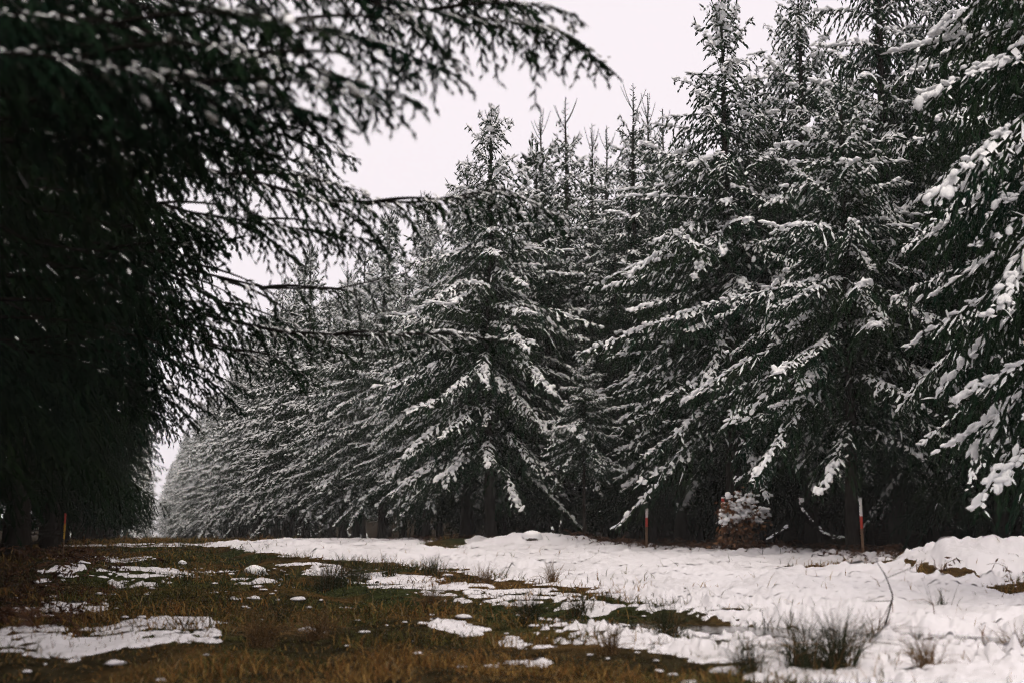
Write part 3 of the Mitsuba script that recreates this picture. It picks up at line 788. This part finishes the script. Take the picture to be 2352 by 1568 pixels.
# water in the ditch
wl = shapely.LineString(DITCH[:6]).buffer(.55)
import shapely.ops
wt = trimesh.creation.triangulate_polygon(wl, engine='earcut')
wv = np.column_stack([wt[0], np.full(len(wt[0]), WATER_Z)])
scene['ditch_water'] = mikit.ply((wv, np.asarray(wt[1])), 'mat_water')
tag('ditch_water', 'dark still water in the narrow snow edged ditch', kind='structure')

# ------------------------------------------------------------------ grass
print('grass')


def surf_z(x, y):
    d = snow_depth(x, y)
    return ground_z(x, y), d


def blades(x, y, z, ln, wd, rng, lean=.5, curl=.3):
    n = len(x)
    a = rng.uniform(0, 2 * np.pi, n); le = rng.uniform(0, lean, n)
    d = np.stack([np.cos(a) * le, np.sin(a) * le, np.ones(n)], -1); d = norm(d)
    yaw = rng.uniform(0, np.pi, n)
    s = np.stack([np.cos(yaw), np.sin(yaw), 0 * yaw], -1) * wd[:, None] * .5
    b = np.stack([x, y, z - .01], -1)
    m = b + d * (ln * .55)[:, None]
    t = b + d * ln[:, None] + np.stack([np.cos(a), np.sin(a), -.5 + 0 * a], -1) * (ln * curl * rng.uniform(0, 1, n))[:, None]
    v = np.stack([b - s, b + s, m + s * .75, m - s * .75, t], 1)
    f = np.array([[0, 1, 2], [0, 2, 3], [3, 2, 4]])
    return v.reshape(-1, 3), (f[None] + (np.arange(n) * 5)[:, None, None]).reshape(-1, 3)


rng = np.random.default_rng(77)
N = 150000
r = np.sqrt(rng.uniform(0, 1, N)) ** 1.0
r = 7.5 * (62 / 7.5) ** (rng.random(N) ** 1.15)
th = np.radians(rng.uniform(-23, 22, N))
x, y = r * np.sin(th), r * np.cos(th)
dep = snow_depth(x, y)
inside = (x < right_x(y) + 1) & (x > left_x(y) - .5)
pm = np.clip((fb(x, y, 1.1, 3, 57) - .38) * 5, .5, 1)
p = np.where(dep < -.01, pm, np.where(dep < .03, .6, np.where(dep < .09, .10, .012))) * inside
ok = rng.random(N) < p
x, y, r, dep = x[ok], y[ok], r[ok], dep[ok]
z = ground_z(x, y)
pa = fb(x, y, .5, 3, 51); pb = fb(x, y, 2.2, 2, 53)
ln = rng.uniform(.02, .085, len(x)) * (.6 + 1.3 * np.clip((fb(x, y, 1.1, 3, 57) - .4) * 4, 0, 1)) * (.7 + .9 * np.clip(pb * 1.8 - .5, 0, 1)) * (1 + r / 60) + np.where(dep > .02, dep * .8 + .015, 0)
wd = .0045 + .00042 * r
straw = np.array([.30, .185, .062]); rust = np.array([.20, .10, .034]); olive = np.array([.115, .105, .034]); darkg = np.array([.05, .055, .02]); tan_ = np.array([.26, .19, .10])
u = rng.random(len(x))
mixv = np.clip((pa - .35) / .3 + rng.normal(0, .25, len(x)), 0, 1)
c = np.where((u < mixv)[:, None], np.where((rng.random(len(x)) < .5)[:, None], straw, rust), np.where((rng.random(len(x)) < .5)[:, None], olive, darkg))
c = np.where((rng.random(len(x)) < .04)[:, None], tan_, c) * rng.uniform(.4, 1.05, (len(x), 1))
ddg = shapely.distance(DITCH_LINE, shapely.points(x, y))
wet = (rng.random(len(x)) < .5 * np.exp(-(ddg / .9) ** 2))[:, None]
c = np.where(wet, np.array([.022, .034, .014]) * rng.uniform(.5, 1.4, (len(x), 1)), c)
bv, bf = blades(x, y, z, ln, wd, rng, lean=1.4, curl=.6)
scene['grass'] = mikit.ply((bv, bf), 'mat_grass', color=np.repeat(c, 5, 0))
tag('grass', 'short brown and olive winter grass on the track and poking through thin snow', kind='stuff')
print('grass tris', len(bf))

# crumbs of snow left on the track
rng = np.random.default_rng(78)
n = 420
y = rng.uniform(8, 26, n); x = left_x(y) + rng.uniform(1, 8.5, n)
ok = (snow_depth(x, y) < -.015) & (fb(x, y, .8, 2, 59) > .47) & (x < 6)
x, y = x[ok], y[ok]
sz = rng.choice([.015, .022, .03, .055], len(x), p=[.4, .3, .2, .1]) * rng.uniform(.7, 1.3, len(x))
cc = np.stack([x, y, ground_z(x, y) + .012], -1)
cv_, cf_ = blobs(cc, norm(np.stack([rng.normal(size=len(x)), rng.normal(size=len(x)) * .4, 0 * x], -1)), sz * 1.5, sz, sz * .5, rng, ICO)
scene['snow_crumbs'] = mikit.ply((cv_, cf_), 'mat_ground_snow', smooth=True)
tag('snow_crumbs', 'small leftover crumbs of snow scattered on the brown track', kind='stuff')

# rush tufts
RUSH = [(760, 1340, 95, .55, 150, 'largest dark rush clump left of the snow clearing, at the edge of the track'),
        (820, 1335, 55, .45, 90, 'dark rush clump touching the right side of the largest left clump'),
        (895, 1322, 40, .42, 60, 'rush tuft third from the left along the snow edge'),
        (992, 1322, 50, .42, 60, 'rush tuft with thin upright stems standing in snow, right of the third tuft'),
        (990, 1382, 50, .36, 90, 'dark rush tuft on brown ground below the thin upright tuft'),
        (1112, 1338, 50, .35, 40, 'sparse rush tuft at the snow edge left of the straw coloured tuft'),
        (1265, 1338, 26, .40, 40, 'straw coloured dry grass tuft at the edge of the snow'),
        (1216, 1432, 45, .38, 80, 'dark rush tuft beside the wet end of the ditch'),
        (1330, 1400, 60, .26, 60, 'low dark grass tuft amid patchy snow left of the ditch water'),
        (1535, 1478, 50, .40, 90, 'rush tuft on the near bank at the left end of the ditch water'),
        (1400, 1520, 45, .22, 60, 'low grass tuft at the border of snow and brown grass'),
        (1845, 1545, 70, .48, 110, 'left half of the big frosted rush clump on the near bank of the ditch'),
        (1925, 1550, 75, .52, 140, 'right half of the big frosted rush clump on the near bank of the ditch'),
        (2010, 1452, 32, .42, 50, 'pale rush tuft at the far bank beside the curved bare stem'),
        (2105, 1455, 35, .24, 30, 'small grass tuft in deep snow right of the curved bare stem'),
        (2160, 1400, 50, .35, 18, 'a few arching stems in the snow, right of the curved bare stem'),
        (2130, 1545, 50, .35, 60, 'brown grass tuft in snow at the bottom right'),
        (1720, 1560, 60, .30, 80, 'frosted grass tuft on the near bank, left of the big rush clump'),
        (600, 1490, 60, .35, 110, 'straw coloured tall grass tuft on the near track'),
        (730, 1470, 70, .30, 90, 'dark green grass tuft on the near track beside the straw tuft'),
        (640, 1420, 40, .25, 60, 'olive grass tuft in the middle of the track'),
        (2330, 1500, 40, .32, 22, 'thin pale stems in the snow at the right edge')]
rng = np.random.default_rng(91)
for (px, py, wpx, h, nb, lab) in RUSH:
    nb = int(nb * .75)
    c0 = ground_pt(px, py)
    D = c0[1]
    wm = wpx / 2352 * 2 * HALF * D * .5
    q = rng.normal(0, .45, (nb * 2, 2)) * wm * np.array([1, .8])
    x, y = c0[0] + q[:, 0], c0[1] + q[:, 1]
    n = len(x)
    z = ground_z(x, y)
    out = q / max(wm, .05)
    le = .10 + .16 * rng.random(n)
    d = norm(np.stack([out[:, 0] * le + rng.normal(0, .12, n), out[:, 1] * le + rng.normal(0, .12, n), np.ones(n)], -1))
    l = .8 * h * rng.uniform(.4, 1.1, n) + .04
    t = np.linspace(0, 1, 4)
    P = np.stack([x, y, z], -1)[:, None] + d[:, None] * (l[:, None] * t)[..., None]
    bend = rng.choice([.05, .2, .4, .9], n) * rng.uniform(.6, 1.2, n)
    P[:, :, :2] += norm(d[:, :2] + 1e-6)[:, None] * (l * bend)[:, None, None] * (t ** 2.5)[None, :, None]
    P[:, :, 2] -= (l * bend * .6)[:, None] * (t ** 3)[None]
    R_ = np.linspace(1, .35, 4)[None] * rng.uniform(.0022, .0040, n)[:, None] * (.7 + D / 28)
    v, f = tubes(P, R_, 3)
    dry = 'straw' in lab or 'brown' in lab or 'pale' in lab
    base = np.array([.16, .10, .045]) if dry else np.array([.040, .046, .024])
    cc = np.where((rng.random(n) < (.2 if not dry else .7))[:, None], np.array([.16, .10, .05]), base) * rng.uniform(.6, 1.25, (n, 1))
    key = numbered('grass_tuft' if ('grass' in lab or 'stems' in lab) else 'rush_tuft')
    scene[key] = mikit.ply((v, f), 'mat_grass', smooth=True, color=np.repeat(cc, 12, 0))
    tag(key, lab, 'grass tuft' if 'grass' in lab else 'rush')

# ------------------------------------------------------------------ posts
def post(name, px, py_base, py_top, Y, dia, bands, lab, lean=0):
    """bands: [(from, to, part, material)] as shares of the height."""
    X = at(px, py_base, Y)[0]
    z0 = float(ground_z(X, Y))
    z1 = at(px, py_top, Y)[2]
    key = numbered(name)
    for a, b, part, m in bands:
        za, zb = z0 + (z1 - z0) * a - (.25 if a == 0 else 0), z0 + (z1 - z0) * b
        ch = .006
        zz = np.array([za, za + ch, zb - ch, zb])
        rr = np.array([dia / 2 - ch / 2, dia / 2, dia / 2, dia / 2 - ch])
        if b < 1: rr[3] = dia / 2; rr[0] = dia / 2
        pts = np.stack([X + lean * (zz - z0), np.full(4, Y), zz], -1)
        scene[numbered(f'{key}__{part}')] = mikit.ply(tube(pts, rr, 12), m, smooth=40)
    tag(key, lab, 'post')
    return X, Y, z0, z1


BANDS = [(0, .56, 'shaft', 'mat_wood'), (.56, .78, 'red_band', 'mat_red_paint'), (.78, 1, 'white_top', 'mat_white_paint')]
X, Yp, z0, z1 = post('marker_post', 1485, 1262, 1167, 35.0, .064, BANDS, 'red and white topped marker post standing in open snow, left of the brown bush', .02)
post('marker_post', 1983, 1284, 1143, 28.6, .062, [(0, .5, 'shaft', 'mat_wood'), (.5, .70, 'red_band', 'mat_red_paint'), (.70, 1, 'white_top', 'mat_white_paint')],
     'red and white topped wooden marker post beside the trunk of the young front spruce', -.02)
post('marker_post', 145, 1246, 1178, 26.0, .036, [(0, .5, 'shaft', 'mat_wood'), (.5, .8, 'yellow_band', 'mat_yellow_paint'), (.8, 1, 'orange_top', 'mat_red_paint')],
     'thin yellow and orange marker post in the dark under the left spruces', .02)
post('marker_post', 619, 1240, 1212, 84.0, .09, [(0, .5, 'shaft', 'mat_wood'), (.5, 1, 'white_top', 'mat_white_paint')], 'distant thin marker post before the dark foot of the receding right row')
post('marker_post', 1662, 1225, 1140, 33.2, .085, [(0, .72, 'shaft', 'mat_wood'), (.72, .97, 'red_band', 'mat_red_paint'), (.97, 1, 'snow_cap', 'mat_snow')], 'red topped marker post half hidden at the left side of the brown leaved bush')

# ------------------------------------------------------------------ the brown leaved bush with clumps of snow
def leaf_quads(P, D, ln, wd, rng):
    n = len(P)
    s = norm(np.cross(D, rng.normal(size=(n, 3)))) * (wd * .5)[:, None]
    nrm = np.cross(norm(D), norm(s))
    tip = P + D * ln[:, None]
    m = P + D * (ln * .5)[:, None]
    v = np.stack([P, m + s + nrm * (wd * .2)[:, None], tip, m - s + nrm * (wd * .2)[:, None]], 1)
    f = np.array([[0, 1, 2], [0, 2, 3]])
    return v.reshape(-1, 3), (f[None] + (np.arange(n) * 4)[:, None, None]).reshape(-1, 3)


rng = np.random.default_rng(60)
YB = 32.6
cb = at(1700, 1240, YB); zb = float(ground_z(cb[0], YB))
mpp = 2 * HALF / 2352 * YB
stems, leafP, leafD, C, S = [], [], [], [], []
for i in range(30):
    top = at(rng.uniform(1652, 1756), rng.uniform(1126, 1215), YB + rng.uniform(-.35, .35))
    bx = cb + np.array([rng.uniform(-.45, .35), rng.uniform(-.3, .3), 0]); bx[2] = zb - .05
    t = np.linspace(0, 1, 10)[:, None]
    mid = (bx + top) / 2 + np.array([rng.normal(0, .16), rng.normal(0, .14), rng.uniform(.05, .35)])
    P = bx * (1 - t) ** 2 + 2 * mid * t * (1 - t) + top * t ** 2
    stems.append(tubes(P[None], np.linspace(.013, .005, 10)[None], 4))
    for q in rng.uniform(.15, 1, 30):
        p = P[int(q * 9)] + rng.normal(0, .10, 3)
        leafP.append(p); leafD.append(np.array([rng.normal(0, .6), rng.normal(0, .5), rng.uniform(-1, .1)]))
    for q in rng.uniform(.5, 1, rng.integers(1, 4)):
        c = P[int(q * 9)] + np.array([0, -.04, .04]); s0 = rng.choice([.035, .05, .07, .12])
        for j in range(5):
            C.append(c + rng.normal(0, 1, 3) * s0 * np.array([.9, .8, .35])); S.append(s0 * rng.uniform(.45, .95))
leafP, leafD = np.array(leafP), norm(np.array(leafD))
scene['brown_leaf_bush__stem'] = mikit.ply(join(stems), 'mat_bark', smooth=True)
lv, lf = leaf_quads(leafP, leafD, rng.uniform(.10, .18, len(leafP)), rng.uniform(.05, .085, len(leafP)), rng)
lc = np.where((rng.random(len(leafP)) < .5)[:, None], np.array([.15, .07, .035]), np.array([.22, .115, .06])) * rng.uniform(.5, 1.3, (len(leafP), 1))
scene['brown_leaf_bush__foliage'] = mikit.ply((lv, lf), 'mat_grass', color=np.repeat(lc, 4, 0))
labels['brown_leaf_bush__foliage'] = {'label': 'withered brown leaves hanging on the bush', 'kind': 'stuff'}
C, S = np.array(C), np.array(S)
scene['brown_leaf_bush__snow'] = mikit.ply(blobs(C, norm(rng.normal(size=(len(C), 3)) * [1, 1, .25]), S * 1.1, S * .8, S * .65, rng, ICO2), 'mat_snow', smooth=True)
labels['brown_leaf_bush__snow'] = {'kind': 'stuff'}
tag('brown_leaf_bush', 'bush of withered brown leaves under clumps of snow before the dark forest edge', 'bush')

# ------------------------------------------------------------------ dead bracken along the foot of the right stand and on the left bank
rng = np.random.default_rng(61)


def bracken(name, xs, ys, zs, h, rng, lab):
    parts, cols = [], []
    for x, y, z, hh in zip(xs, ys, zs, h):
        a = rng.uniform(0, 7)
        t = np.linspace(0, 1, 5)[:, None]
        d = np.array([math.cos(a), math.sin(a), 0])
        P = np.array([x, y, z]) + t * np.array([0, 0, hh]) + d * hh * .7 * t ** 2 - np.array([0, 0, hh * .5]) * t ** 3
        v, f = tubes(P[None], np.linspace(.007, .003, 5)[None], 3)
        q = rng.integers(1, 5, 10)
        lv, lf = leaf_quads(P[q] + rng.normal(0, .02, (10, 3)), norm(rng.normal(size=(10, 3)) * [1, 1, .5] + [0, 0, -.5]), rng.uniform(.06, .2, 10) * min(1, hh * 2.5), rng.uniform(.02, .05, 10), rng)
        m = join([(v, f), (lv, lf)])
        parts.append(m)
        cols.append(np.tile(np.array([.075, .04, .024]) * rng.uniform(.45, 1.2), (len(m[0]), 1)))
    v, f = join(parts)
    scene[name] = mikit.ply((v, f), 'mat_grass', color=np.vstack(cols))
    tag(name, lab, kind='stuff')


yy = rng.uniform(20, 46, 620)
xx = right_x(yy) + rng.normal(-.45, .7, 620)
ok = np.all([np.hypot(xx - m[0][0], yy - m[0][1]) > 1.7 for m in MOUNDS[:1] + MOUNDS[3:4]], axis=0)
xx, yy = xx[ok], yy[ok]
bracken('bracken', xx, yy, ground_z(xx, yy), rng.uniform(.12, .5, len(xx)), rng, 'dead brown bracken and twigs along the foot of the right spruces')
yy = rng.uniform(12, 30, 260)
xx = left_x(yy) + rng.normal(1.1, .5, 260)
bracken('bracken_001', xx, yy, ground_z(xx, yy), rng.uniform(.1, .4, 260), rng, 'dead brown bracken along the bank under the left spruces')

# ------------------------------------------------------------------ sticks, snags, stones
def stick(name, pix, Y0, Y1, r0, r1, lab, cat, snow=None, mat='mat_bark', twigs=0, seed=1, drop=0):
    rng = np.random.default_rng(seed)
    n = len(pix)
    P = np.array([at(px, py, Y0 + (Y1 - Y0) * j / (n - 1)) for j, (px, py) in enumerate(pix)])
    f = PchipInterpolator(np.linspace(0, 1, n), P)
    tt = np.linspace(0, 1, 14)
    L = f(tt)
    if drop is not None: L[0, 2] = min(L[0, 2], float(ground_z(L[0, 0], L[0, 1])) - .03)
    parts = [tubes(L[None], np.linspace(r0, r1, 14)[None], 5)]
    for i in range(twigs):
        q = rng.uniform(.2, 1)
        b = f(q); d = norm(rng.normal(size=3) * [1, .6, .8] + [0, 0, .2]); l = rng.uniform(.1, .35)
        parts.append(tubes((b + d * l * np.linspace(0, 1, 4)[:, None])[None], np.linspace(r1, r1 * .4, 4)[None], 3))
    key = numbered(name)
    scene[key + ('__stem' if snow else '')] = mikit.ply(join(parts), mat, smooth=True)
    if snow:
        q = np.sort(rng.uniform(.05, 1, snow))
        q = q[meshkit.noise(np.stack([q * 9, q * 0, q * 0 + seed], -1)) > .42]
        snow = len(q)
        c = f(q); c[:, 2] += r0 * .8
        c += rng.normal(0, .018, c.shape)
        s = rng.choice([.3, .5, .8, 1.3], snow) * rng.uniform(.7, 1.2, snow) * .03
        scene[key + '__snow'] = mikit.ply(blobs(c, norm(f(np.minimum(q + .05, 1)) - f(q - .05)), s * 1.5, s, s * .8, rng), 'mat_snow', smooth=True)
        labels[key + '__snow'] = {'kind': 'stuff'}
    tag(key, lab, cat)


stick('fallen_branch', [(1960, 1238), (1930, 1236), (1890, 1222), (1862, 1195), (1840, 1160), (1838, 1145)], 30.5, 31.2, .02, .008, 'curved snow dusted branch leaning against the young spruce trunk', 'branch', snow=60, twigs=26, seed=3)
stick('curved_stem', [(2006, 1470), (2030, 1440), (2044, 1395), (2050, 1365), (2043, 1345), (2030, 1312)], 12.1, 12.6, .009, .005, 'curved bare stem bending up out of the far ditch bank', 'stem', twigs=4, seed=4)
stick('fallen_branch', [(1758, 1238), (1785, 1225), (1812, 1208)], 31.5, 31.6, .018, .008, 'short snowy stick leaning up just right of the brown leaved bush', 'branch', snow=14, twigs=3, seed=5)
stick('dark_twig', [(1748, 1285), (1752, 1262), (1746, 1246)], 29.0, 29.0, .008, .005, 'thin dark twig upright in the snow below the brown leaved bush', 'twig', seed=6)
stick('fallen_branch', [(1860, 1272), (1900, 1276), (1940, 1282)], 28, 27.6, .012, .007, 'thin dark branch lying in the snow left of the right marker post', 'branch', seed=7, twigs=2)
stick('snowy_stalk', [(1270, 1222), (1264, 1202)], 37, 37, .022, .018, 'short snowy stalk standing on the snow mound, left of two', 'stalk', snow=8, seed=8)
stick('snowy_stalk', [(1285, 1218), (1287, 1200)], 37, 37, .022, .018, 'short snowy stalk standing on the snow mound, right of two', 'stalk', snow=8, seed=9)
stick('snowy_snag', [(690, 1238), (694, 1215), (698, 1196)], 62, 62, .07, .04, 'small snow caked snag before the dark foot of the receding right row', 'snag', snow=40, twigs=6, seed=10)
stick('fallen_branch', [(60, 1255), (90, 1240), (125, 1225)], 22, 22.3, .02, .01, 'pale broken branch leaning at the foot of the left spruces', 'branch', seed=11, twigs=4)
stick('dead_stalk', [(1962, 1250), (1963, 1232), (1964, 1218)], 27.8, 27.8, .01, .006, 'short brown stalk between the young spruce trunk and the right marker post', 'stalk', seed=12)
stick('dead_stalk', [(2318, 1268), (2319, 1245), (2320, 1228)], 24, 24, .01, .006, 'short brown broken stalk on the snowy bank at far right', 'stalk', seed=13)


def heap(name, px, py, Y, sx, sy, sz, mat, lab, cat, seed, snow=True):
    rng = np.random.default_rng(seed)
    p = at(px, py, Y); z = float(ground_z(p[0], Y))
    key = numbered(name)
    V = np.asarray(ICO2.vertices)
    k = (1 + .5 * (meshkit.noise(V * 1.7 + seed) - .5))[:, None]
    v = V * k * np.array([sx, sy, sz]) + np.array([p[0], Y, z + sz * .10])
    scene[key + '__stone'] = mikit.ply((v, np.asarray(ICO2.faces)), mat, smooth=50)
    v2 = V * k * np.array([sx * 1.06, sy * 1.06, sz * .95]) + np.array([p[0], Y, z + sz * .30])
    scene[key + '__snow'] = mikit.ply((v2, np.asarray(ICO2.faces)), 'mat_snow', smooth=True)
    tag(key, lab, cat)


scene['mat_stone'] = two({'type': 'diffuse', 'reflectance': mikit.proc(lambda p, n, uv: mikit.mix((.05, .045, .04), (.14, .13, .12), mikit.fbm(p.x * 14, p.y * 14, p.z * 14, 3)))})
heap('snowy_stone', 1222, 1238, 36.2, .24, .22, .15, 'mat_stone', 'rounded stone under a smooth cap of snow, left of the snow mound with stalks', 'stone', 3)
heap('snowy_stone', 586, 1312, 24.0, .18, .16, .14, 'mat_stone', 'small snow capped stone at the right edge of the track', 'stone', 5)
heap('snowy_stone', 418, 1301, 26.5, .07, .06, .05, 'mat_stone', 'tiny snow covered lump alone in the middle of the track', 'stone', 7)
heap('snowy_stone', 1905, 1216, 31.0, .0, .0, .0, 'mat_stone', 'x', 'stone', 9) if False else None

# ------------------------------------------------------------------ haze
top = 26.0
scene['haze'] = {'type': 'cube', 'to_world': T().translate([0, 0, (top - 5) / 2]).scale([680, 680, (top + 5) / 2]),
                 'bsdf': {'type': 'null'}, 'interior': {'type': 'ref', 'id': 'air'}}
tag('haze', 'thin pale winter haze between the trees', kind='stuff')
